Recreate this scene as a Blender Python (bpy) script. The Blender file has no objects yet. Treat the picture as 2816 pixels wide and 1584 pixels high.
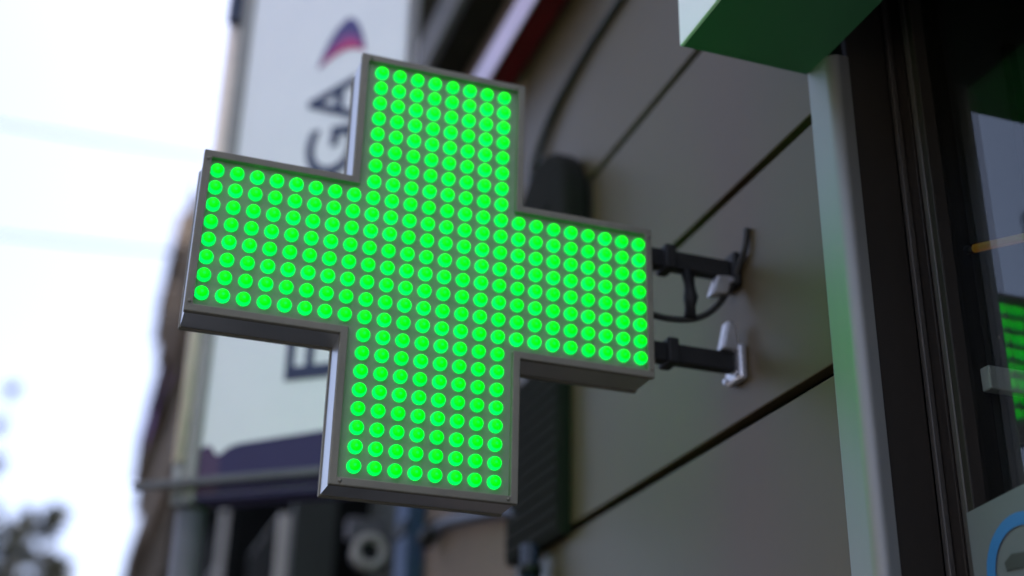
import bpy, bmesh, math, random
from mathutils import Vector, Matrix
random.seed(7)
R = math.radians
scene = bpy.context.scene
C = scene.collection

# ------------------------------------------------------------------ camera
cam_d = bpy.data.cameras.new('camera')
cam = bpy.data.objects.new('camera', cam_d)
C.objects.link(cam)
right = Vector((0.94433978, -0.32838364, 0.0196612))
up = Vector((-0.15230815, -0.38345697, 0.91091327))
back = Vector((-0.29158979, -0.8632062, -0.41212917))
cam.matrix_world = Matrix(((right.x, up.x, back.x, -0.5659), (right.y, up.y, back.y, -2.1298),
                           (right.z, up.z, back.z, 1.6190), (0, 0, 0, 1)))
cam_d.sensor_width = 36.0
cam_d.lens = 45.87
cam_d.clip_start = 0.05
cam_d.clip_end = 2000
cam_d.dof.use_dof = True
cam_d.dof.focus_distance = 2.20
cam_d.dof.aperture_fstop = 1.12
cam_d.dof.aperture_blades = 0
scene.camera = cam

# ------------------------------------------------------------------ sky, sun, exposure
SUN_EL, SUN_AZ = 60.0, 97.0          # hazy sun behind the building row on the right
world = bpy.data.worlds.new('World')
scene.world = world
world.use_nodes = True
nt = world.node_tree
nt.nodes.clear()
out = nt.nodes.new('ShaderNodeOutputWorld')
bg = nt.nodes.new('ShaderNodeBackground')
sky = nt.nodes.new('ShaderNodeTexSky')
sky.sky_type = 'NISHITA'
sky.sun_disc = False
sky.sun_elevation = R(SUN_EL)
sky.sun_rotation = R(SUN_AZ)
sky.air_density = 0.4
sky.dust_density = 6.0
sky.ozone_density = 0.4
bg.inputs['Strength'].default_value = 0.12
nt.links.new(sky.outputs['Color'], bg.inputs['Color'])
nt.links.new(bg.outputs['Background'], out.inputs['Surface'])
sun_d = bpy.data.lights.new('sun', 'SUN')
sun_d.energy = 0.8
sun_d.angle = R(12.0)
sun_d.color = (1.0, 0.93, 0.84)
sun = bpy.data.objects.new('sun', sun_d)
C.objects.link(sun)
sdir = Vector((math.sin(R(SUN_AZ)) * math.cos(R(SUN_EL)), math.cos(R(SUN_AZ)) * math.cos(R(SUN_EL)), math.sin(R(SUN_EL))))
sun.rotation_euler = sdir.to_track_quat('Z', 'Y').to_euler()
sun.location = (0, 0, 30)
vs = scene.view_settings
vs.view_transform = 'Standard'
vs.look = 'None'
vs.exposure = 2.83
vs.gamma = 1.0
vs.use_curve_mapping = False
scene.cycles.use_denoising = True
scene.cycles.max_bounces = 8
scene.cycles.sample_clamp_indirect = 6.0

# ------------------------------------------------------------------ materials
def pmat(name, col, rough=0.6, metal=0.0, var=0.12, scale=6.0, bump=0.05, spec=0.5, streak=1.0, rvar=0.1):
    m = bpy.data.materials.new(name)
    m.use_nodes = True
    t = m.node_tree
    b = t.nodes['Principled BSDF']
    b.inputs['Metallic'].default_value = metal
    b.inputs['Specular IOR Level'].default_value = spec
    tc = t.nodes.new('ShaderNodeTexCoord')
    mp = t.nodes.new('ShaderNodeMapping')
    mp.inputs['Scale'].default_value = (1, 1, streak)
    n = t.nodes.new('ShaderNodeTexNoise')
    n.inputs['Scale'].default_value = scale
    n.inputs['Detail'].default_value = 6
    n.inputs['Roughness'].default_value = 0.62
    t.links.new(tc.outputs['Object'], mp.inputs['Vector'])
    t.links.new(mp.outputs['Vector'], n.inputs['Vector'])
    r = t.nodes.new('ShaderNodeMapRange')
    r.inputs['From Min'].default_value = 0.25
    r.inputs['From Max'].default_value = 0.75
    r.inputs['To Min'].default_value = 1 - var
    r.inputs['To Max'].default_value = 1 + var
    t.links.new(n.outputs['Fac'], r.inputs['Value'])
    mx = t.nodes.new('ShaderNodeVectorMath')
    mx.operation = 'SCALE'
    mx.inputs[0].default_value = col
    t.links.new(r.outputs['Result'], mx.inputs['Scale'])
    t.links.new(mx.outputs['Vector'], b.inputs['Base Color'])
    r2 = t.nodes.new('ShaderNodeMapRange')
    r2.inputs['To Min'].default_value = max(0.02, rough - rvar)
    r2.inputs['To Max'].default_value = min(1.0, rough + rvar)
    t.links.new(n.outputs['Fac'], r2.inputs['Value'])
    t.links.new(r2.outputs['Result'], b.inputs['Roughness'])
    if bump:
        n2 = t.nodes.new('ShaderNodeTexNoise')
        n2.inputs['Scale'].default_value = scale * 12
        n2.inputs['Detail'].default_value = 4
        t.links.new(mp.outputs['Vector'], n2.inputs['Vector'])
        bp = t.nodes.new('ShaderNodeBump')
        bp.inputs['Strength'].default_value = bump
        bp.inputs['Distance'].default_value = 0.01
        t.links.new(n2.outputs['Fac'], bp.inputs['Height'])
        t.links.new(bp.outputs['Normal'], b.inputs['Normal'])
    return m

def led_mat(name, col, strength, vary):
    m = bpy.data.materials.new(name)
    m.use_nodes = True
    t = m.node_tree
    b = t.nodes['Principled BSDF']
    b.inputs['Base Color'].default_value = (0.004, 0.16, 0.015, 1)
    b.inputs['Roughness'].default_value = 0.4
    b.inputs['Specular IOR Level'].default_value = 0.12
    oi = t.nodes.new('ShaderNodeObjectInfo')
    r = t.nodes.new('ShaderNodeMapRange')
    r.inputs['To Min'].default_value = strength * (1 - vary)
    r.inputs['To Max'].default_value = strength * (1 + vary)
    t.links.new(oi.outputs['Random'], r.inputs['Value'])
    b.inputs['Emission Color'].default_value = (*col, 1)
    t.links.new(r.outputs['Result'], b.inputs['Emission Strength'])
    return m

def glass_mat(name, tint):
    m = bpy.data.materials.new(name)
    m.use_nodes = True
    t = m.node_tree
    t.nodes.clear()
    o = t.nodes.new('ShaderNodeOutputMaterial')
    tr = t.nodes.new('ShaderNodeBsdfTransparent')
    tr.inputs['Color'].default_value = (*tint, 1)
    gl = t.nodes.new('ShaderNodeBsdfGlossy')
    gl.inputs['Roughness'].default_value = 0.02
    fr = t.nodes.new('ShaderNodeFresnel')
    ge = t.nodes.new('ShaderNodeNewGeometry')
    io = t.nodes.new('ShaderNodeMapRange')          # same reflectance on both faces of the sheet
    io.inputs['To Min'].default_value = 1.62
    io.inputs['To Max'].default_value = 0.6173
    t.links.new(ge.outputs['Backfacing'], io.inputs['Value'])
    t.links.new(io.outputs['Result'], fr.inputs['IOR'])
    mx = t.nodes.new('ShaderNodeMixShader')
    t.links.new(fr.outputs['Fac'], mx.inputs['Fac'])
    t.links.new(tr.outputs['BSDF'], mx.inputs[1])
    t.links.new(gl.outputs['BSDF'], mx.inputs[2])
    t.links.new(mx.outputs['Shader'], o.inputs['Surface'])
    return m

def translucent(m, f):
    t = m.node_tree
    b = t.nodes['Principled BSDF']
    o = [n for n in t.nodes if n.type == 'OUTPUT_MATERIAL'][0]
    tr = t.nodes.new('ShaderNodeBsdfTranslucent')
    tr.inputs['Color'].default_value = (0.9, 0.9, 0.92, 1)
    mx = t.nodes.new('ShaderNodeMixShader')
    mx.inputs['Fac'].default_value = f
    t.links.new(b.outputs['BSDF'], mx.inputs[1])
    t.links.new(tr.outputs['BSDF'], mx.inputs[2])
    t.links.new(mx.outputs['Shader'], o.inputs['Surface'])
    return m

M = {
    'rim': pmat('grey_painted_aluminium', (0.175, 0.174, 0.140), 0.65, 0.0, 0.16, 9, 0.03, spec=0.3),
    'shell': pmat('brushed_aluminium_side', (0.46, 0.48, 0.50), 0.40, 0.9, 0.12, 5, 0.02, streak=0.3),
    'board': pmat('glow_tinted_circuit_cover', (0.20, 0.27, 0.185), 0.7, 0, 0.08, 20, 0.02, spec=0.2),  # green in the base colour stands for LED glow on the grey
    'led_core': led_mat('green_led_core', (0.0, 1.0, 0.0), 0.42, 0.12),
    'led_rim': led_mat('green_led_lens', (0.0, 1.0, 0.10), 0.20, 0.25),
    'led_tip': led_mat('green_led_tip', (0.0, 1.0, 0.04), 0.28, 0.1),
    'panel': pmat('taupe_cladding', (0.082, 0.062, 0.031), 0.42, 0, 0.18, 1.3, 0.015, spec=0.3, rvar=0.08),
    'joint': pmat('dark_joint_backing', (0.010, 0.011, 0.010), 0.95, 0, 0.2, 8, 0.0, spec=0.04),
    'steel': pmat('satin_steel', (0.27, 0.28, 0.275), 0.56, 0.9, 0.08, 6, 0.01, streak=0.2),
    'galv': pmat('galvanised_steel', (0.60, 0.61, 0.66), 0.38, 0.8, 0.25, 22, 0.05),
    'matte_black': pmat('matte_black_paint', (0.017, 0.017, 0.015), 0.9, 0, 0.2, 14, 0.05, spec=0.06),
    'dull_pane': pmat('dull_dark_pane', (0.008, 0.009, 0.010), 0.55, 0, 0.2, 5, 0.0, spec=0.12),  # dulled and darkened so the windows mirror little sky
    'black': pmat('black_painted_steel', (0.016, 0.017, 0.018), 0.55, 0, 0.25, 14, 0.05, spec=0.25),
    'bronze': pmat('bronze_anodised_frame', (0.022, 0.019, 0.016), 0.5, 0.0, 0.15, 6, 0.01, spec=0.2, streak=0.2),
    'bronze2': pmat('bronze_bright_bead', (0.07, 0.066, 0.06), 0.42, 0.3, 0.12, 8, 0.01, streak=0.2),
    'white': pmat('white_sign_acrylic', (0.80, 0.81, 0.83), 0.35, 0, 0.04, 2.5, 0.0),
    'sign_face': translucent(pmat('translucent_sign_acrylic', (0.84, 0.87, 0.88), 0.4, 0, 0.03, 2.5, 0.0), 0.02),
    'green': pmat('dark_green_panel', (0.048, 0.130, 0.085), 0.6, 0, 0.10, 3, 0.01),
    'glass': glass_mat('shop_glass', (0.82, 0.86, 0.85)),
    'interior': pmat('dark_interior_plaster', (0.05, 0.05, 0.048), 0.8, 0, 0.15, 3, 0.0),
    'amber': led_mat('amber_tube', (1.0, 0.30, 0.03), 0.012, 0.0),
    'paper': pmat('shaded_notice_card', (0.125, 0.142, 0.150), 0.6, 0, 0.05, 8, 0.01),  # white paper, shade of the recess put into its colour
    'blue': pmat('blue_print', (0.02, 0.16, 0.42), 0.5, 0, 0.05, 10, 0.0),
    'ink': pmat('navy_print', (0.018, 0.030, 0.085), 0.45, 0, 0.06, 8, 0.0),
    'darkink': pmat('black_print', (0.03, 0.03, 0.03), 0.5, 0, 0.05, 8, 0.0),
    'purple': pmat('purple_print', (0.070, 0.055, 0.20), 0.45, 0, 0.06, 8, 0.0),
    'band': pmat('deep_purple_print', (0.034, 0.030, 0.095), 0.5, 0, 0.08, 8, 0.0, spec=0.3),
    'led_back': led_mat('green_led_far_side', (0.0, 1.0, 0.02), 1.1, 0.0),
    'plum': pmat('plum_print', (0.062, 0.032, 0.090), 0.45, 0, 0.06, 8, 0.0),
    'magenta': pmat('magenta_print', (0.30, 0.06, 0.24), 0.45, 0, 0.06, 8, 0.0),
    'red': pmat('crimson_print', (0.50, 0.025, 0.14), 0.45, 0, 0.06, 8, 0.0),
    'beige_tube': pmat('cream_painted_tube', (0.80, 0.71, 0.61), 0.5, 0, 0.10, 9, 0.03),
    'grey_tube': pmat('grey_painted_tube', (0.115, 0.117, 0.13), 0.6, 0, 0.15, 9, 0.03),
    'sign_frame': pmat('grey_sign_frame', (0.27, 0.27, 0.255), 0.5, 0, 0.12, 9, 0.03),
    'lilac': pmat('lilac_white_trim', (0.62, 0.52, 0.70), 0.4, 0, 0.06, 6, 0.01),
    'maroon': pmat('maroon_soffit', (0.13, 0.008, 0.012), 0.7, 0, 0.12, 6, 0.02, spec=0.15),
    'umber': pmat('umber_render', (0.105, 0.095, 0.080), 0.8, 0, 0.2, 7, 0.1),
    'darkwood': pmat('dark_stained_board', (0.028, 0.025, 0.020), 0.8, 0, 0.25, 7, 0.08, spec=0.1),
    'stone_grey': pmat('weathered_moulding', (0.22, 0.21, 0.20), 0.8, 0, 0.2, 7, 0.1),
    'beige_wall': pmat('beige_render', (0.19, 0.145, 0.112), 0.9, 0, 0.16, 3.0, 0.15),
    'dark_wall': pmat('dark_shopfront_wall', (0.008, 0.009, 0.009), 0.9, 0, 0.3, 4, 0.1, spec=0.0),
    'grey_green': pmat('grey_green_render', (0.035, 0.043, 0.039), 0.9, 0, 0.2, 4, 0.1),
    'ac_case': pmat('off_white_casing', (0.46, 0.46, 0.43), 0.6, 0, 0.10, 9, 0.03),
    'blue_paint': pmat('blue_painted_board', (0.03, 0.065, 0.15), 0.6, 0, 0.1, 9, 0.03),
    'navy_pipe': pmat('navy_painted_pipe', (0.012, 0.020, 0.045), 0.45, 0, 0.15, 12, 0.05),
    'brown_stone': pmat('brown_rough_stone', (0.10, 0.083, 0.064), 0.95, 0, 0.35, 1.4, 0.4, spec=0.0),
    'brown_stone2': pmat('pale_rough_stone', (0.22, 0.185, 0.15), 0.95, 0, 0.3, 1.4, 0.4, spec=0.0),
    'violet_cloth': pmat('violet_awning_cloth', (0.14, 0.03, 0.30), 0.8, 0, 0.15, 6, 0.1),
    'pane': pmat('dark_window_pane', (0.012, 0.014, 0.016), 0.08, 0, 0.1, 3, 0.0, rvar=0.03),
    'bark': pmat('grey_brown_bark', (0.06, 0.05, 0.045), 0.9, 0, 0.3, 6, 0.4),
    'leaf': pmat('dull_green_leaf', (0.032, 0.040, 0.028), 0.7, 0, 0.4, 0.8, 0.0),
    'cable': pmat('black_cable_rubber', (0.02, 0.021, 0.02), 0.55, 0, 0.1, 20, 0.02),
    'wire': pmat('pale_grey_cable', (0.16, 0.18, 0.18), 0.55, 0, 0.1, 20, 0.02),
    'asphalt': pmat('asphalt', (0.05, 0.05, 0.05), 0.9, 0, 0.25, 1.5, 0.3),
    'paving': pmat('grey_paving', (0.09, 0.089, 0.084), 0.85, 0, 0.15, 1.2, 0.2),
    'plaster': pmat('warm_grey_plaster', (0.25, 0.235, 0.215), 0.9, 0, 0.15, 0.8, 0.1),
}

# ------------------------------------------------------------------ mesh helpers
def link(name, bm, mats, parent=None, bevel=0.0, loc=None, smooth=False):
    """bm in world coordinates; stored relative to the root Empty it belongs to"""
    org = Vector((0, 0, 0))
    p = parent
    while p is not None:
        org += p.location
        p = p.parent
    if loc is not None:
        pos = Vector(loc) - org
    elif parent is None:
        bb = [v.co for v in bm.verts]
        lo = Vector((min(v.x for v in bb), min(v.y for v in bb), min(v.z for v in bb)))
        hi = Vector((max(v.x for v in bb), max(v.y for v in bb), max(v.z for v in bb)))
        pos = Vector(((lo.x + hi.x) / 2, (lo.y + hi.y) / 2, lo.z))
    else:
        pos = Vector((0, 0, 0))
    bmesh.ops.translate(bm, verts=bm.verts, vec=-(org + pos))
    bmesh.ops.recalc_face_normals(bm, faces=bm.faces)
    me = bpy.data.meshes.new(name)
    if smooth:
        for f in bm.faces:
            f.smooth = True
    bm.to_mesh(me)
    bm.free()
    for m in (mats if isinstance(mats, (list, tuple)) else [mats]):
        me.materials.append(m)
    o = bpy.data.objects.new(name, me)
    C.objects.link(o)
    o.parent = parent
    o.location = pos
    if bevel:
        b = o.modifiers.new('edge', 'BEVEL')
        b.width = bevel
        b.segments = 2
        b.limit_method = 'ANGLE'
    return o

def add_box(bm, x0, x1, y0, y1, z0, z1, mi=0):
    v = [bm.verts.new(p) for p in ((x0, y0, z0), (x1, y0, z0), (x1, y1, z0), (x0, y1, z0),
                                   (x0, y0, z1), (x1, y0, z1), (x1, y1, z1), (x0, y1, z1))]
    for f in ((3, 2, 1, 0), (4, 5, 6, 7), (0, 1, 5, 4), (1, 2, 6, 5), (2, 3, 7, 6), (3, 0, 4, 7)):
        bm.faces.new([v[i] for i in f]).material_index = mi
    return v

def box(name, x0, x1, y0, y1, z0, z1, mat, parent=None, bevel=0.0):
    bm = bmesh.new()
    add_box(bm, x0, x1, y0, y1, z0, z1)
    return link(name, bm, mat, parent, bevel)

def add_tube(bm, pts, r, seg=10, mi=0, r_end=None):
    pts = [Vector(p) for p in pts]
    rings = []
    n = len(pts)
    for i, p in enumerate(pts):
        d = (pts[min(i + 1, n - 1)] - pts[max(i - 1, 0)]).normalized()
        a = d.cross(Vector((0, 0, 1)))
        if a.length < 1e-3:
            a = d.cross(Vector((0, 1, 0)))
        a.normalize()
        b = d.cross(a)
        rr = r if r_end is None else r + (r_end - r) * i / max(1, n - 1)
        rings.append([bm.verts.new(p + (a * math.cos(2 * math.pi * k / seg) + b * math.sin(2 * math.pi * k / seg)) * rr) for k in range(seg)])
    for i in range(n - 1):
        for k in range(seg):
            bm.faces.new((rings[i][k], rings[i][(k + 1) % seg], rings[i + 1][(k + 1) % seg], rings[i + 1][k])).material_index = mi
    bm.faces.new(rings[0][::-1]).material_index = mi
    bm.faces.new(rings[-1]).material_index = mi

def tube(name, pts, r, mat, parent=None, seg=10, r_end=None):
    bm = bmesh.new()
    add_tube(bm, pts, r, seg, 0, r_end)
    return link(name, bm, mat, parent, smooth=True)

def prism(bm, pts, off, mi=0):
    """closed polygon (3D points) extruded along vector off"""
    off = Vector(off)
    a = [bm.verts.new(p) for p in pts]
    b = [bm.verts.new(Vector(p) + off) for p in pts]
    bm.faces.new(a).material_index = mi
    bm.faces.new(b[::-1]).material_index = mi
    n = len(a)
    for i in range(n):
        bm.faces.new((a[i], b[i], b[(i + 1) % n], a[(i + 1) % n])).material_index = mi

def smooth_path(pts, n=6):
    pts = [Vector(p) for p in pts]
    o = []
    for i in range(len(pts) - 1):
        p0, p1, p2, p3 = pts[max(i - 1, 0)], pts[i], pts[i + 1], pts[min(i + 2, len(pts) - 1)]
        for k in range(n):
            t = k / n
            o.append(0.5 * ((2 * p1) + (p2 - p0) * t + (2 * p0 - 5 * p1 + 4 * p2 - p3) * t * t + (3 * p1 - p0 - 3 * p2 + p3) * t ** 3))
    o.append(pts[-1])
    return o

def tag(o, label=None, cat=None, group=None, kind=None):
    if label: o['label'] = label
    if cat: o['category'] = cat
    if group: o['group'] = group
    if kind: o['kind'] = kind
    return o

def thing(name, loc, label, cat, group=None):
    o = bpy.data.objects.new(name, None)
    o.empty_display_size = 0.1
    C.objects.link(o)
    o.location = loc
    return tag(o, label, cat, group)

# ------------------------------------------------------------------ ground and street
bm = bmesh.new(); add_box(bm, -600, 600, -600, 600, -0.6, -0.16)
tag(link('ground', bm, M['asphalt']), kind='structure')
bm = bmesh.new(); add_box(bm, -6.4, -1.6, -60, 120, -0.157, -0.13)
tag(link('road', bm, M['asphalt']), kind='structure')
bm = bmesh.new(); add_box(bm, -1.45, 0.62, -60, 120, -0.16, 0.0)
tag(link('pavement', bm, M['paving'], bevel=0.005), kind='structure')
bm = bmesh.new(); add_box(bm, -1.6, -1.453, -60, 120, -0.16, -0.005)
tag(link('kerb', bm, M['stone_grey'], bevel=0.01), kind='structure')
bm = bmesh.new(); add_box(bm, -9.0, -6.4, -60, 120, -0.16, 0.0)
tag(link('far_pavement', bm, M['paving'], bevel=0.005), kind='structure')

# ------------------------------------------------------------------ pharmacy building: cladding wall, recessed shop window
WX = 0.66
pb = thing('pharmacy_building', (2.5, -2.0, 0), 'taupe panel clad corner wall with dark recessed shop window beside the green cross', 'building')
bm = bmesh.new()
add_box(bm, WX + 0.045, 6.0, -0.35, 1.42, 0.0, 4.2)      # wall core behind the cladding
add_box(bm, WX + 0.10, 6.0, -7.0, 1.42, 4.2, 14.0)       # storeys above
add_box(bm, WX + 0.05, 6.0, -7.0, -0.35, 3.45, 4.197)     # lintel over the shop window
link('wall', bm, M['joint'], pb)
rows = [0.03, 0.47, 0.96, 1.455, 1.95, 2.447, 2.962, 3.405, 4.19]
for a, b in zip(rows[:-1], rows[1:]):
    box('cladding_panel', WX, WX + 0.03, -0.288, 1.415, a + 0.011, b - 0.011, M['panel'], pb, bevel=0.003)
# corner post: a rounded satin steel profile
bm = bmesh.new()
prof = [(WX - 0.006, -0.290), (WX - 0.009, -0.292), (WX - 0.010, -0.296)]
prof += [(WX + 0.012 - 0.022 * math.cos(R(a)), -0.350 - 0.022 * math.sin(R(a))) for a in range(0, 91, 9)]
prof += [(WX + 0.03, -0.372), (WX + 0.03, -0.290)]
prism(bm, [(x, y, 0.0) for x, y in prof], (0, 0, 3.05))
link('corner_post', bm, M['steel'], pb)
# return of the recess, two boards with a shadow gap
box('return_panel', WX + 0.031, 0.776, -0.368, -0.352, 0.0, 3.44, M['bronze'], pb, bevel=0.002)
# shop window frame
XG = 0.81
box('window_bead', 0.778, 0.790, -0.378, -0.3665, 0.05, 3.44, M['bronze2'], pb, bevel=0.002)
box('window_stile', 0.792, XG + 0.04, -0.402, -0.372, 0.05, 3.44, M['bronze'], pb, bevel=0.003)
box('window_stile', 0.784, XG + 0.04, -0.448, -0.416, 0.05, 3.44, M['bronze'], pb, bevel=0.003)
box('window_bead', 0.782, 0.792, -0.433, -0.420, 0.05, 3.44, M['bronze2'], pb, bevel=0.002)
box('window_backing', XG + 0.012, XG + 0.05, -0.416, -0.402, 0.05, 3.44, M['joint'], pb)
box('window_sill', 0.785, XG + 0.04, -4.2, -0.372, 0.0, 0.05, M['bronze'], pb)
for y in (-1.75, -3.05):
    box('window_stile', 0.787, XG + 0.04, y - 0.03, y + 0.03, 0.05, 3.44, M['bronze'], pb, bevel=0.003)
for y0, y1 in ((-1.72, -0.448), (-3.02, -1.78), (-4.2, -3.08)):
    box('glass_pane', XG, XG + 0.008, y0, y1, 0.05, 3.44, M['glass'], pb)
box('end_pier', WX, 6.0, -7.0, -4.203, 0.0, 3.44, M['panel'], pb)
# interior shell of the shop
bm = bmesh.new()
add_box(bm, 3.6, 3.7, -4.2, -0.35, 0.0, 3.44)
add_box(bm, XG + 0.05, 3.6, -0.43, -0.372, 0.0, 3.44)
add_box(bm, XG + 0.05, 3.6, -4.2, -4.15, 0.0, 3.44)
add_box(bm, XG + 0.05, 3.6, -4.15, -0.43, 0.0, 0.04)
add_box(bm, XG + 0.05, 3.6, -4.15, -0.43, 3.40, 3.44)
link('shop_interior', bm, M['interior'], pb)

# shelf seen inside, behind the glass
sh = thing('display_shelf', (1.3, -0.5, 0.04), 'pale display shelf standing inside behind the shop glass', 'shelf')
for z in (1.2, 1.8, 2.368):
    box('shelf_board', 0.828, 2.2, -0.475, -0.452, z, z + 0.042, M['ac_case'], sh, bevel=0.003)
for x in (0.99, 2.17):
    box('upright', x, x + 0.02, -0.459, -0.44, 0.04, 3.1, M['bronze'], sh)
st = thing('orange_glow_strip', (0.9, -0.6, 2.6), 'thin glowing orange strip behind the window glass', 'light')
tube('tube', [(0.835, -0.475, 2.625), (0.835, -0.80, 2.53)], 0.008, M['amber'], st, 8)  # glowing tube that draws the orange streak in the glass
tube('end_holder', [(0.835, -0.455, 2.631), (0.835, -0.474, 2.6253)], 0.009, M['black'], st, 8)

# fascia sign over the shop window
fs = thing('fascia_sign', (0.52, -2.2, 3.05), 'boxed shop fascia sign with white front and dark green underside over the shop window', 'sign')
box('white_front', 0.375, 0.383, -4.2, -0.296, 3.046, 3.95, M['white'], fs, bevel=0.002)
box('green_soffit', 0.3835, 0.652, -4.2, -0.300, 3.05, 3.062, M['green'], fs)
box('end_cap', 0.3835, 0.648, -0.2995, -0.292, 3.050, 3.95, M['green'], fs)
box('back_frame', 0.3835, 0.655, -4.2, -0.300, 3.94, 3.95, M['black'], fs)

# notice card fixed to the window frame
nc = thing('notice_card', (0.775, -0.55, 2.0), 'white notice card with a blue ring on the shop window frame', 'notice')
bm = bmesh.new()
prism(bm, [(0.778, -0.436, 1.86), (0.778, -0.700, 1.86), (0.778, -0.700, 2.185), (0.778, -0.436, 2.163)], (0.003, 0, 0))
link('card', bm, M['paper'], nc)
bm = bmesh.new()
cy, cz, ro, ri = -0.553, 2.052, 0.084, 0.064
seg = 40
ra = [bm.verts.new((0.7755, cy + ro * math.cos(2 * math.pi * k / seg), cz + ro * math.sin(2 * math.pi * k / seg))) for k in range(seg)]
rb = [bm.verts.new((0.7755, cy + ri * math.cos(2 * math.pi * k / seg), cz + ri * math.sin(2 * math.pi * k / seg))) for k in range(seg)]
for k in range(seg):
    bm.faces.new((ra[k], ra[(k + 1) % seg], rb[(k + 1) % seg], rb[k]))
link('blue_ring', bm, M['blue'], nc)
bm = bmesh.new()
prism(bm, [(0.7755, -0.515, 2.055), (0.7755, -0.59, 2.052), (0.7755, -0.595, 2.072), (0.7755, -0.53, 2.078), (0.7755, -0.512, 2.068)], (0.001, 0, 0))
link('dark_mark', bm, M['darkink'], nc)

# ------------------------------------------------------------------ the green cross
ZC = 2.6485
D = 0.070
cr = thing('pharmacy_cross', (0, 0.04, ZC), 'lit green dot matrix pharmacy cross in a grey metal case bracketed to the taupe wall', 'pharmacy sign')
def cross_pts(inset):
    a, A = 0.1685 - inset, 0.4405 - inset
    b, B = 0.1585 - inset, 0.4325 - inset
    return [(a, B), (a, b), (A, b), (A, -b), (a, -b), (a, -B), (-a, -B), (-a, -b), (-A, -b), (-A, b), (-a, b), (-a, B)]
def ring(bm, in0, in1, y0, y1):
    o, i = cross_pts(in0), cross_pts(in1)
    vo0 = [bm.verts.new((x, y0, ZC + z)) for x, z in o]; vi0 = [bm.verts.new((x, y0, ZC + z)) for x, z in i]
    vo1 = [bm.verts.new((x, y1, ZC + z)) for x, z in o]; vi1 = [bm.verts.new((x, y1, ZC + z)) for x, z in i]
    for k in range(12):
        j = (k + 1) % 12
        bm.faces.new((vo0[k], vo0[j], vi0[j], vi0[k]))
        bm.faces.new((vo1[k], vi1[k], vi1[j], vo1[j]))
        bm.faces.new((vo0[k], vo1[k], vo1[j], vo0[j]))
        bm.faces.new((vi0[k], vi0[j], vi1[j], vi1[k]))
bm = bmesh.new(); ring(bm, 0.0025, 0.008, 0.0, D)
link('side_shell', bm, M['shell'], cr)
bm = bmesh.new(); ring(bm, 0.0, 0.0145, -0.014, -0.001)
link('front_rim', bm, M['rim'], cr, bevel=0.002)
bm = bmesh.new(); ring(bm, 0.0, 0.0145, D + 0.001, D + 0.014)
link('back_rim', bm, M['rim'], cr, bevel=0.002)
for nm, y0, y1 in (('led_board', -0.003, 0.003), ('back_board', D - 0.003, D + 0.003)):
    bm = bmesh.new()
    prism(bm, [(x, y0, ZC + z) for x, z in cross_pts(0.0095)], (0, y1 - y0, 0))
    link(nm, bm, M['board'], cr)
# one LED: base ring, lens flank and bright dome, facing -Y
def led_mesh(sgn=-1):
    bm = bmesh.new()
    seg = 18
    prof = [(0.0127, 0.0, 1), (0.0126, 0.0050, 1), (0.0115, 0.0085, 1), (0.0098, 0.0108, 0), (0.0060, 0.0128, 0), (0.0026, 0.0134, 2)]
    rings = [[bm.verts.new((r * math.cos(2 * math.pi * k / seg), sgn * h, r * math.sin(2 * math.pi * k / seg))) for k in range(seg)] for r, h, _ in prof]
    for i in range(len(prof) - 1):
        mi = prof[i + 1][2] if prof[i + 1][2] != 2 else 0
        if i == 2: mi = 1
        for k in range(seg):
            f = bm.faces.new((rings[i][k], rings[i][(k + 1) % seg], rings[i + 1][(k + 1) % seg], rings[i + 1][k]))
            f.material_index = mi
            f.smooth = True
    f = bm.faces.new(rings[-1]); f.material_index = 2
    bmesh.ops.recalc_face_normals(bm, faces=bm.faces)
    me = bpy.data.meshes.new('led')
    bm.to_mesh(me); bm.free()
    for k in ('led_core', 'led_rim', 'led_tip'):
        me.materials.append(M[k])
    return me
led_me = led_mesh()
PX, PZ = 0.0360, 0.03448
for j in range(24):
    for i in range(24):
        if not (8 <= i <= 15 or 8 <= j <= 15):
            continue
        o = bpy.data.objects.new('led', led_me)
        C.objects.link(o)
        o.parent = cr
        o.location = Vector(((i - 11.5) * PX, -0.003, 2.65 + (11.5 - j) * PZ)) - cr.location
# the same matrix on the far side, out of the camera's sight, joined
bm = bmesh.new()
for j in range(24):
    for i in range(24):
        if not (8 <= i <= 15 or 8 <= j <= 15):
            continue
        x, z = (i - 11.5) * PX, 2.65 + (11.5 - j) * PZ
        vs_ = [bm.verts.new((x + 0.0115 * math.cos(2 * math.pi * k / 8), D + 0.006, z + 0.0115 * math.sin(2 * math.pi * k / 8))) for k in range(8)]
        bm.faces.new(vs_)
o = link('back_led_matrix', bm, M['led_back'], cr)
o['kind'] = 'stuff'
# small screws that hold the front rim
for x, z in ((-0.150, 0.425), (0.150, 0.425), (-0.433, 0.14), (-0.433, -0.14), (0.433, 0.14), (0.433, -0.14), (-0.150, -0.425), (0.150, -0.425)):
    tube('rim_screw', [(x, -0.013, ZC + z), (x, -0.0155, ZC + z)], 0.0034, M['rim'], cr, 8)
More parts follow.
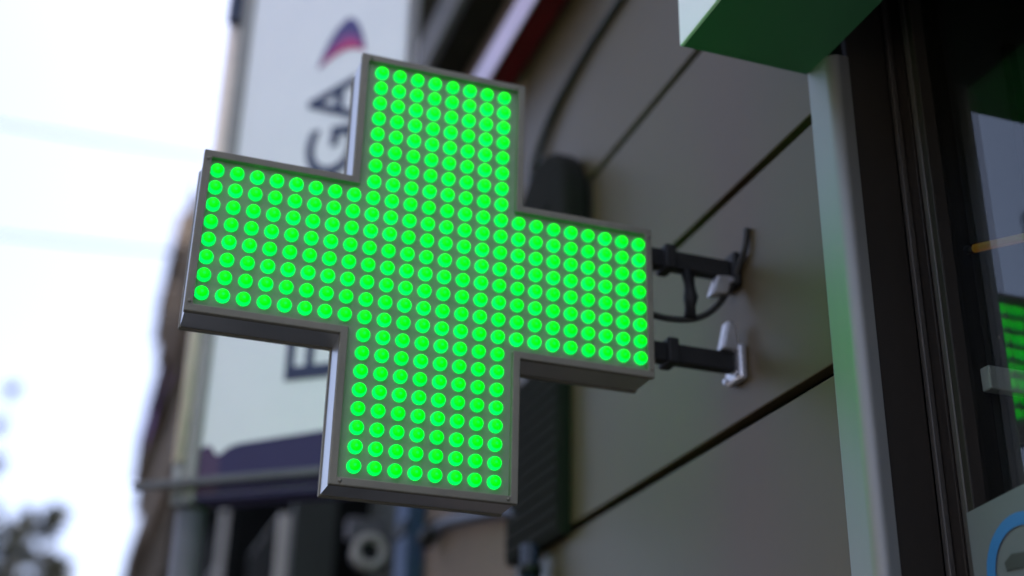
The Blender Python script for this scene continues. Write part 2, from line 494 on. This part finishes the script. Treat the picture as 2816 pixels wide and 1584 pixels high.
# brackets to the wall
for nm, zc in (('upper', 2.775), ('lower', 2.57)):
    bm = bmesh.new()
    add_box(bm, 0.438, 0.640, 0.034, 0.062, zc - 0.020, zc + 0.020)
    br = link('mounting_bracket', bm, M['black'], cr, bevel=0.004)
    bm = bmesh.new(); add_box(bm, 0.488, 0.512, 0.022, 0.074, zc - 0.026, zc + 0.028)
    link('clamp', bm, M['black'], br, bevel=0.004)
    bm = bmesh.new(); add_box(bm, 0.640, WX - 0.001, 0.018, 0.082, zc - 0.040, zc + 0.036)
    link('wall_plate', bm, M['black'] if nm == 'upper' else M['galv'], br, bevel=0.006)
    bm = bmesh.new()
    prism(bm, [(0.588, 0.050, zc - 0.070), (0.628, 0.050, zc - 0.062), (0.638, 0.050, zc - 0.020), (0.604, 0.050, zc - 0.024)] if nm == 'upper' else
          [(0.606, 0.050, zc + 0.0205), (0.645, 0.050, zc + 0.0205), (0.640, 0.050, zc + 0.078), (0.622, 0.050, zc + 0.084)], (0, -0.028, 0))
    link('gusset_plate', bm, M['galv'], br, bevel=0.005)
    for yy in (0.026, 0.074):
        bm = bmesh.new(); add_tube(bm, [(0.640, yy, zc - 0.030), (0.634, yy, zc - 0.030)], 0.006, 6)
        link('bolt_head', bm, M['galv'], br)
tube('strut', [(0.548, 0.045, 2.758), (0.552, 0.045, 2.70), (0.548, 0.045, 2.652)], 0.016, M['black'], cr)
tube('power_lead', smooth_path([(0.442, 0.05, 2.655), (0.50, 0.05, 2.648), (0.56, 0.045, 2.655), (0.61, 0.045, 2.69), (0.645, 0.03, 2.75), (0.650, -0.01, 2.80), (0.653, -0.02, 2.845)]), 0.007, M['cable'], cr, 8)

# ------------------------------------------------------------------ fittings on the wall
cbl = tube('wall_cable', smooth_path([(0.650, -0.28, 3.862), (0.650, 0.20, 3.852), (0.650, 0.587, 3.842), (0.650, 0.82, 3.832), (0.648, 1.012, 3.801), (0.646, 1.113, 3.770), (0.645, 1.200, 3.725), (0.643, 1.262, 3.66), (0.640, 1.270, 3.56)]), 0.013, M['cable'])
tag(cbl, 'black cable clipped along the taupe cladding bending down to the round topped siren', 'cable')
sr = thing('siren_box', (0.63, 1.04, 3.22), 'dark round topped siren box on the taupe wall behind the top of the cross', 'alarm siren')
bm = bmesh.new()
pts = [(0.655, 0.83, 3.23), (0.655, 0.83, 3.36)]
for k in range(1, 12):
    a = math.pi * k / 12
    pts.append((0.655, 1.045 - 0.215 * math.cos(a), 3.36 + 0.20 * math.sin(a)))
pts += [(0.655, 1.26, 3.36), (0.655, 1.26, 3.23)]
prism(bm, pts, (-0.075, 0, 0))
link('cover', bm, M['matte_black'], sr, bevel=0.018)
box('back_plate', 0.6545, 0.6595, 0.815, 1.275, 3.21, 3.40, M['bronze'], sr)
bm = bmesh.new()
for k in range(5):
    add_box(bm, 0.577, 0.581, 0.95, 1.14, 3.27 + 0.022 * k, 3.28 + 0.022 * k)
link('sound_slots', bm, M['joint'], sr)
# dark shutter box below the right arm
sb = thing('shutter_box', (0.64, 1.18, 2.43), 'dark slatted shutter housing on the wall below the right arm of the cross', 'shutter')
box('casing', 0.625, 0.659, 0.975, 1.40, 2.43, 2.95, M['matte_black'], sb, bevel=0.004)
for k in range(13):
    bm = bmesh.new()
    z = 2.445 + k * 0.0385
    prism(bm, [(0.625, 0.985, z), (0.6195, 0.985, z + 0.004), (0.6205, 0.985, z + 0.034), (0.625, 0.985, z + 0.034)], (0, 0.405, 0))
    link('slat', bm, M['matte_black'], sb)

# ------------------------------------------------------------------ neighbouring building with beige wall and stacked mouldings
nb = thing('beige_building', (2.5, 2.0, 0), 'beige rendered house with dark stacked mouldings next to the taupe clad wall', 'building')
bm = bmesh.new()
add_box(bm, 0.66, 6.0, 1.423, 2.60, 0.0, 4.6)
add_box(bm, 0.72, 6.0, 1.423, 2.60, 4.6, 14.0)
link('wall', bm, M['beige_wall'], nb)
def strip(name, x0, x1, z0, z1, mat, y0=-0.2, y1=2.6):
    return box(name, x0, x1, y0, y1, z0, z1, mat, nb, bevel=0.003)
strip('moulding', 0.505, 0.70, 4.602, 4.800, M['stone_grey'])
strip('moulding', 0.535, 0.75, 4.803, 4.905, M['darkwood'])
strip('moulding', 0.44, 0.75, 4.908, 5.04, M['umber'])
strip('moulding', 0.36, 0.75, 5.043, 5.25, M['darkwood'])
strip('soffit_board', 0.525, 0.655, 4.565, 4.600, M['darkwood'])
sc = thing('shop_canopy', (0.6, 1.2, 4.10), 'shallow maroon shop canopy with a lilac white front trim under the dark mouldings', 'canopy')
box('front_trim', 0.545, 0.5525, -0.2, 2.6, 4.098, 4.225, M['lilac'], sc, bevel=0.002)
box('maroon_soffit', 0.553, 0.640, -0.2, 2.6, 4.104, 4.20, M['maroon'], sc, bevel=0.002)

dp = thing('downpipe', (0.61, 1.17, 0.0), 'navy downpipe on the wall under the right foot of the cross', 'pipe')
tube('pipe', [(0.615, 1.165, 0.0), (0.615, 1.165, 2.44)], 0.026, M['navy_pipe'], dp, 14)
for z in (0.9, 2.36):
    tube('pipe_clip', [(0.615, 1.165, z), (0.615, 1.165, z + 0.025)], 0.032, M['black'], dp, 14)
la = thing('lamp_arm', (0.62, 2.0, 2.70), 'dark curved lamp arm across the beige wall below the cross', 'wall lamp')
tube('arm', smooth_path([(0.645, 1.30, 2.555), (0.63, 1.42, 2.595), (0.62, 1.671, 2.640), (0.62, 1.98, 2.694), (0.62, 2.13, 2.705)]), 0.020, M['navy_pipe'], la)
tube('lamp_head', [(0.62, 2.12, 2.712), (0.62, 2.20, 2.708), (0.615, 2.25, 2.690)], 0.026, M['black'], la, 12, 0.034)
bp_ = thing('blue_board', (0.6, 2.6, 0.0), 'narrow blue painted board at the far end of the beige wall', 'board')
box('board', 0.59, 0.655, 2.42, 2.60, 0.3, 3.05, M['blue_paint'], bp_, bevel=0.004)
for z in (1.0, 2.0, 2.78):
    box('batten', 0.578, 0.5895, 2.42, 2.60, z - 0.02, z + 0.02, M['black'], bp_)

# ------------------------------------------------------------------ dark building with AC units
db = thing('dark_building', (2.5, 8.5, 0), 'dark shaded shop building behind the white hanging sign', 'building')
bm = bmesh.new()
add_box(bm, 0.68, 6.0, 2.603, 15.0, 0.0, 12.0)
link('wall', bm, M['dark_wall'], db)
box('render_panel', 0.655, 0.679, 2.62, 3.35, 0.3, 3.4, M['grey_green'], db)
for k in range(4):
    y = 6.2 + k * 2.1
    w = box('window', 0.66, 0.678, y, y + 1.4, 2.6, 5.4, M['matte_black'], db)
    box('pane', 0.654, 0.6597, y + 0.08, y + 1.32, 2.68, 5.32, M['dull_pane'], w)
box('shade_screen', 0.36, 0.6795, 8.5, 8.9, 0.0, 5.6, M['dark_wall'], db)  # added dark screens, keep the grazing sky sheen of the wall hidden
box('shade_screen', 0.285, 0.6795, 5.0, 5.4, 0.0, 5.0, M['dark_wall'], db)
box('shade_screen', 0.52, 0.6795, 3.36, 3.5, 0.0, 4.4, M['dark_wall'], db)
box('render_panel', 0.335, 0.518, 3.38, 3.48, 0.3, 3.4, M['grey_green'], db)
def ac(y0, y1, xf, z0, z1, label):
    t = thing('air_conditioner', (0.5, (y0 + y1) / 2, z0), label, 'air conditioner', 'slim air conditioners on the dark building')
    xb = xf + 0.115
    box('casing', xf + 0.006, xb, y0, y1, z0, z1, M['ac_case'], t, bevel=0.008)
    zm = (z0 + z1) / 2
    for a, b in ((z0 + 0.02, zm - 0.015), (zm + 0.015, z1 - 0.02)):
        g = box('fan_grille', xf, xf + 0.0055, y0 + 0.03, y1 - 0.03, a, b, M['joint'], t)
        bm = bmesh.new()
        for k in range(6):
            z = a + (b - a) * (k + 0.5) / 6
            add_box(bm, xf - 0.004, xf - 0.0005, y0 + 0.03, y1 - 0.03, z - 0.004, z + 0.004)
        link('grille_bars', bm, M['matte_black'], g)
    for y in (y0 + 0.12, y1 - 0.12):
        box('wall_bracket', xb + 0.001, 0.677, y - 0.02, y + 0.02, z0 - 0.03, z0 + 0.03, M['black'], t)
ac(5.95, 7.75, 0.30, 2.95, 3.66, 'off white air conditioner farther along the dark building, near the sign post')
ac(3.60, 4.50, 0.30, 2.45, 3.08, 'off white air conditioner nearer the camera, right of its twin under the hanging sign')
sc_ = thing('security_camera', (0.58, 2.95, 2.70), 'white ringed round security camera on the dark wall under the hanging sign', 'security camera')
box('bracket', 0.50, 0.66, 3.03, 3.10, 2.86, 2.95, M['grey_tube'], sc_, bevel=0.01)
tube('body', [(0.585, 3.06, 2.80), (0.580, 2.985, 2.80)], 0.066, M['grey_tube'], sc_, 20)
bm = bmesh.new()
seg = 28
pr = [(0.070, 2.985), (0.072, 2.955), (0.060, 2.948), (0.042, 2.955), (0.040, 2.975)]
rg = [[bm.verts.new((0.580 + r * math.cos(2 * math.pi * k / seg), y, 2.80 + r * math.sin(2 * math.pi * k / seg))) for k in range(seg)] for r, y in pr]
for i in range(len(pr) - 1):
    for k in range(seg):
        bm.faces.new((rg[i][k], rg[i][(k + 1) % seg], rg[i + 1][(k + 1) % seg], rg[i + 1][k]))
link('ring', bm, M['ac_case'], sc_, smooth=True)
tube('lens', [(0.580, 2.984, 2.80), (0.580, 2.972, 2.80)], 0.040, M['pane'], sc_, 20)

# ------------------------------------------------------------------ white hanging sign on its post
P0 = Vector((0.30, 1.50, 0))
DV = Vector((-0.7816, 0.6238, 0)).normalized()
NV = Vector((-0.6238, -0.7816, 0)).normalized()       # towards the viewer
def S(d, z, n=0.0):
    q = P0 + DV * d + NV * n
    return (q.x, q.y, z)
sg_top = 5.30
hs = thing('hanging_sign', S(0.36, 2.665), 'tall white vertical sign with navy letters, a purple arc and a purple lower band', 'sign')
def slab(name, d0, d1, z0, z1, n0, n1, mat, parent, bevel=0.0):
    bm = bmesh.new()
    prism(bm, [S(d0, z0, n0), S(d1, z0, n0), S(d1, z1, n0), S(d0, z1, n0)], NV * (n1 - n0))
    return link(name, bm, mat, parent, bevel)
slab('face', 0.052, 0.662, 2.675, sg_top - 0.02, -0.10, 0.0, M['sign_face'], hs)
slab('frame_rail', 0.663, 0.705, 2.655, sg_top, -0.11, 0.012, M['sign_frame'], hs, 0.004)
slab('frame_rail', 0.040, 0.0515, 2.655, sg_top, -0.10, 0.002, M['white'], hs, 0.004)
slab('frame_rail', 0.052, 0.662, 2.657, 2.674, -0.10, 0.0015, M['band'], hs, 0.002)
slab('frame_rail', 0.052, 0.662, sg_top - 0.019, sg_top, -0.11, 0.010, M['sign_frame'], hs, 0.003)
# purple band printed on a raised foil
bm = bmesh.new()
prism(bm, [S(d, z, 0.0015) for d, z in ((0.0525, 2.6755), (0.6615, 2.6755), (0.6615, 2.826), (0.640, 2.834), (0.622, 2.828), (0.604, 2.801), (0.588, 2.803), (0.560, 2.822), (0.525, 2.831), (0.25, 2.847), (0.0525, 2.856))], NV * 0.001)
link('purple_band', bm, M['band'], hs)
bm = bmesh.new()
prism(bm, [S(d, z, 0.003) for d, z in ((0.585, 2.676), (0.661, 2.676), (0.661, 2.8255), (0.640, 2.8335), (0.622, 2.8275), (0.604, 2.8005), (0.588, 2.8025))], NV * 0.0006)
link('plum_band', bm, M['plum'], hs)
# letters
def letter(ch, z0, z1, d0, d1):
    cu = bpy.data.curves.new('letter', 'FONT')
    cu.body = ch
    cu.extrude = 0.001
    cu.offset = 0.012
    cu.resolution_u = 4
    tmp = bpy.data.objects.new('tmp_letter', cu)
    C.objects.link(tmp)
    dg = bpy.context.evaluated_depsgraph_get()
    me = bpy.data.meshes.new_from_object(tmp.evaluated_get(dg))
    bpy.data.objects.remove(tmp)
    xs = [v.co.x for v in me.vertices]; ys = [v.co.y for v in me.vertices]; zs = [v.co.z for v in me.vertices]
    org = hs.location
    for v in me.vertices:
        u = (v.co.x - min(xs)) / (max(xs) - min(xs)); w = (v.co.y - min(ys)) / (max(ys) - min(ys)); q = (v.co.z - min(zs)) / max(1e-6, max(zs) - min(zs))
        v.co = Vector(S(d0 + w * (d1 - d0), z0 + u * (z1 - z0), 0.001 + 0.003 * q)) - org
    me.name = 'letter'
    me.materials.clear(); me.materials.append(M['ink'])
    ob = bpy.data.objects.new('letter', me)
    C.objects.link(ob); ob.parent = hs
letter('F', 3.022, 3.165, 0.212, 0.388)
letter('G', 3.738, 3.930, 0.205, 0.390)
letter('A', 3.945, 4.130, 0.212, 0.398)
# arc emblem: three bands from an outer to an inner curve
def qb(p0, p1, p2, t):
    return tuple((1 - t) ** 2 * a + 2 * t * (1 - t) * b + t * t * c for a, b, c in zip(p0, p1, p2))
def arc_pt(s, t):
    if t < 0.5:
        o_ = qb((0.376, 4.180), (0.335, 4.335), (0.272, 4.372), t * 2); i_ = qb((0.366, 4.182), (0.318, 4.226), (0.268, 4.240), t * 2)
    else:
        o_ = qb((0.272, 4.372), (0.222, 4.372), (0.196, 4.232), t * 2 - 1); i_ = qb((0.268, 4.240), (0.230, 4.238), (0.200, 4.222), t * 2 - 1)
    return (o_[0] + (i_[0] - o_[0]) * s, o_[1] + (i_[1] - o_[1]) * s)
for s0, s1, mk, nm in ((0, 0.52, 'purple', 'purple_arc'), (0.52, 0.76, 'magenta', 'magenta_arc'), (0.76, 1.0, 'red', 'red_arc')):
    bm = bmesh.new()
    N = 24
    fa = [S(*arc_pt(s0, k / N), 0.003) for k in range(N + 1)]
    fb = [S(*arc_pt(s1, k / N), 0.003) for k in range(N + 1)]
    for k in range(N):
        bm.faces.new([bm.verts.new(p) for p in (fa[k], fa[k + 1], fb[k + 1], fb[k])])
    bmesh.ops.remove_doubles(bm, verts=bm.verts, dist=1e-5)
    link(nm, bm, M[mk], hs)
# post and bars of the sign
tube('post', [S(0.700, 0.0, -0.05), S(0.700, 2.640, -0.05)], 0.047, M['grey_tube'], hs, 16)
tube('post_neck', [S(0.742, 2.66, -0.02), S(0.742, 2.79, -0.02)], 0.021, M['sign_frame'], hs, 12)
tube('side_tube', [S(0.742, 2.79, -0.02), S(0.748, 4.44, -0.02)], 0.026, M['beige_tube'], hs, 14)
slab('cross_bar', 0.03, 0.87, 2.699, 2.722, 0.016, 0.042, M['grey_tube'], hs, 0.004)
slab('bar_clamp', 0.67, 0.74, 2.645, 2.698, -0.09, 0.012, M['grey_tube'], hs, 0.004)
slab('top_clamp', 0.706, 0.765, 4.45, 4.95, -0.06, 0.02, M['navy_pipe'], hs, 0.006)
slab('wall_arm', -0.40, 0.035, 4.75, 4.79, -0.07, -0.04, M['black'], hs)
slab('wall_arm', -0.40, 0.035, 5.0, 5.04, -0.07, -0.04, M['black'], hs)

# ------------------------------------------------------------------ brown stone building far along the street
bb = thing('stone_building', (3, 20, 0), 'tall brown stone building with rough protruding courses far along the street', 'building')
bm = bmesh.new()
add_box(bm, 0.80, 8.0, 15.003, 23.0, 0.0, 11.6)
add_box(bm, 0.80, 8.0, 23.002, 26.0, 0.0, 14.6)
link('wall', bm, M['brown_stone'], bb)
z, k = 0.0, 0
while z < 14.4:
    h = (0.75, 0.95, 0.60, 1.05)[k % 4]
    xx = 0.58 + (0.0, 0.20, 0.05, 0.24)[(k * 7) % 4]
    y0 = 15.01 if z + h < 11.6 else 23.01
    box('stone_course', xx, 0.84, y0, 26.05 - (k % 3) * 0.06, z + 0.02, z + h, M['brown_stone'] if k % 4 else M['brown_stone2'], bb, bevel=0.02)
    z += h
    k += 1
for z, y1 in ((5.9, 26.6), (9.2, 26.5), (12.4, 26.3)):
    b = box('balcony', 0.52, 0.80, max(21.0, 23.1 if z > 11 else 0), y1, z, z + 0.16, M['brown_stone2'], bb, bevel=0.03)
    bm = bmesh.new()
    for q in range(16):
        y = (23.2 if z > 11 else 21.1) + q * (y1 - (23.3 if z > 11 else 21.2)) / 15
        add_box(bm, 0.53, 0.57, y - 0.04, y + 0.04, z + 0.16, z + 0.85)
    add_box(bm, 0.52, 0.60, 23.1 if z > 11 else 21.0, y1, z + 0.852, z + 0.97)
    link('railing', bm, M['brown_stone'], b)
aw = thing('violet_awning', (0.5, 20.6, 8.3), 'small violet awning on the brown stone building', 'awning')
bm = bmesh.new()
prism(bm, [(0.68, 19.6, 9.5), (0.42, 19.6, 8.9), (0.42, 19.6, 8.45), (0.44, 19.6, 8.45), (0.44, 19.6, 8.88), (0.68, 19.6, 9.45)], (0, 1.6, 0))
link('cloth', bm, M['violet_cloth'], aw)
tube('awning_bar', [(0.43, 19.55, 8.87), (0.43, 21.25, 8.87)], 0.02, M['black'], aw)

# ------------------------------------------------------------------ opposite side of the street (mirrored in the shop glass)
ob_ = thing('opposite_building', (-12, -5, 0), 'warm grey plastered building across the street mirrored in the shop glass', 'building')
box('wall', -16.0, -9.0, -30.0, 9.0, 0.0, 6.2, M['plaster'], ob_)
box('cornice', -9.0 + 0.002, -8.75, -30.0, 9.0, 5.9, 6.15, M['stone_grey'], ob_)
for y in range(-28, 8, 4):
    for z in (1.0, 3.9):
        w = box('window', -8.998, -8.95, y, y + 1.3, z, z + 1.6, M['bronze'], ob_)
        box('pane', -8.949, -8.94, y + 0.08, y + 1.22, z + 0.08, z + 1.52, M['pane'], w)

# ------------------------------------------------------------------ overhead cables and the tree
for a, b, lab in (((-9.0, 12.0, 10.05), (0.70, 12.0, 9.46), 'upper faint cable crossing the bright sky'),
                  ((-9.0, 12.0, 8.62), (0.70, 12.0, 8.40), 'lower faint cable crossing the bright sky')):
    pts = []
    for k in range(25):
        t = k / 24
        pts.append((a[0] + (b[0] - a[0]) * t, 12.0 + (0.5 if 'lower' in lab else 0), a[2] + (b[2] - a[2]) * t - 0.5 * math.sin(math.pi * t) * 0.6))
    tag(tube('overhead_cable', pts, 0.016, M['wire'], None, 6), lab, 'cable', 'cables strung over the street')

tr = thing('street_tree', (-3.2, 35.0, -0.16), 'sparse leafy street tree against the bright sky at the lower left', 'tree')
bm = bmesh.new()
add_tube(bm, smooth_path([(-3.2, 35, -0.16), (-3.15, 35, 2.5), (-3.0, 35, 5.0), (-2.7, 35.1, 7.2)]), 0.19, 10, 0, 0.08)
link('trunk', bm, M['bark'], tr, smooth=True)
limbs = [[(-2.75, 35.1, 6.9), (-2.2, 35, 8.2), (-1.6, 34.9, 9.2), (-1.15, 34.8, 10.2)],
         [(-2.8, 35.0, 6.4), (-2.9, 34.8, 8.6), (-2.7, 34.6, 11.0), (-2.75, 34.6, 13.6)],
         [(-2.7, 35.1, 7.1), (-1.9, 35.4, 8.0), (-1.2, 35.5, 8.6), (-0.6, 35.5, 8.9)],
         [(-3.0, 35.0, 5.4), (-3.9, 35.3, 7.4), (-4.4, 35.3, 9.4)],
         [(-2.2, 35.0, 8.2), (-2.1, 34.7, 9.4), (-1.9, 34.6, 10.1)]]
for L in limbs:
    link('limb', (lambda b: (add_tube(b, smooth_path(L), 0.07, 6, 0, 0.012), b)[1])(bmesh.new()), M['bark'], tr, smooth=True)
for q in range(26):
    x0, z0 = random.uniform(-3.2, -0.9), random.uniform(7.4, 9.6)
    ang = random.uniform(0.5, 2.3)
    ln = random.uniform(0.7, 1.5)
    p = [(x0, 35 + random.uniform(-.4, .4), z0)]
    for st in range(3):
        ang += random.uniform(-0.4, 0.4)
        p.append((p[-1][0] + math.cos(ang) * ln / 3, p[-1][1], p[-1][2] + math.sin(ang) * ln / 3))
    tube('twig', smooth_path(p, 3), 0.022, M['bark'], tr, 5, 0.006)
bm = bmesh.new()
clumps = []
def clump(x, y, z, r, n):
    for _ in range(int(n * 2.6)):
        p = Vector((random.gauss(0, 1), random.gauss(0, 1), random.gauss(0, 1))) * r * 0.55 + Vector((x, y, z))
        s = random.uniform(0.06, 0.12)
        a = Vector((random.gauss(0, 1), random.gauss(0, 1), random.gauss(0, 1))).normalized()
        b = a.orthogonal().normalized()
        c = a.cross(b)
        bm.faces.new([bm.verts.new(p + b * s * 1.6), bm.verts.new(p + c * s * 0.7), bm.verts.new(p - b * s * 1.6), bm.verts.new(p - c * s * 0.7)])
for args in ((-1.0, 34.8, 10.3, 0.26, 130), (-1.12, 34.8, 9.98, 0.24, 80), (-1.7, 34.9, 10.0, 0.25, 70), (-1.9, 34.7, 9.3, 0.35, 130), (-1.55, 34.9, 9.2, 0.2, 50),
             (-1.1, 35, 9.15, 0.22, 40), (-0.75, 35.4, 9.0, 0.35, 70), (-0.62, 35.4, 8.6, 0.3, 60), (-2.2, 35, 8.6, 0.4, 70), (-1.7, 35, 8.4, 0.4, 60), (-2.6, 34.8, 9.5, 0.3, 40),
             (-2.65, 34.6, 13.65, 0.13, 26), (-2.85, 34.6, 12.6, 0.14, 22), (-2.7, 34.6, 11.5, 0.16, 24), (-1.2, 35.4, 8.4, 0.4, 70), (-3.4, 35, 9.0, 0.6, 120), (-4.2, 35.2, 9.2, 0.6, 160), (-3.6, 35, 7.8, 0.7, 220), (-2.5, 35, 7.4, 0.6, 160), (-1.6, 35, 7.6, 0.5, 120), (-4.4, 35, 7.6, 0.6, 180), (-1.65, 34.9, 10.35, 0.12, 20), (-2.2, 34.7, 9.9, 0.16, 26), (-0.55, 35.4, 9.15, 0.14, 22), (-0.9, 35.2, 8.75, 0.16, 24), (-2.45, 34.7, 10.3, 0.12, 14)):
    clump(*args)
o = link('crown', bm, M['leaf'], tr)
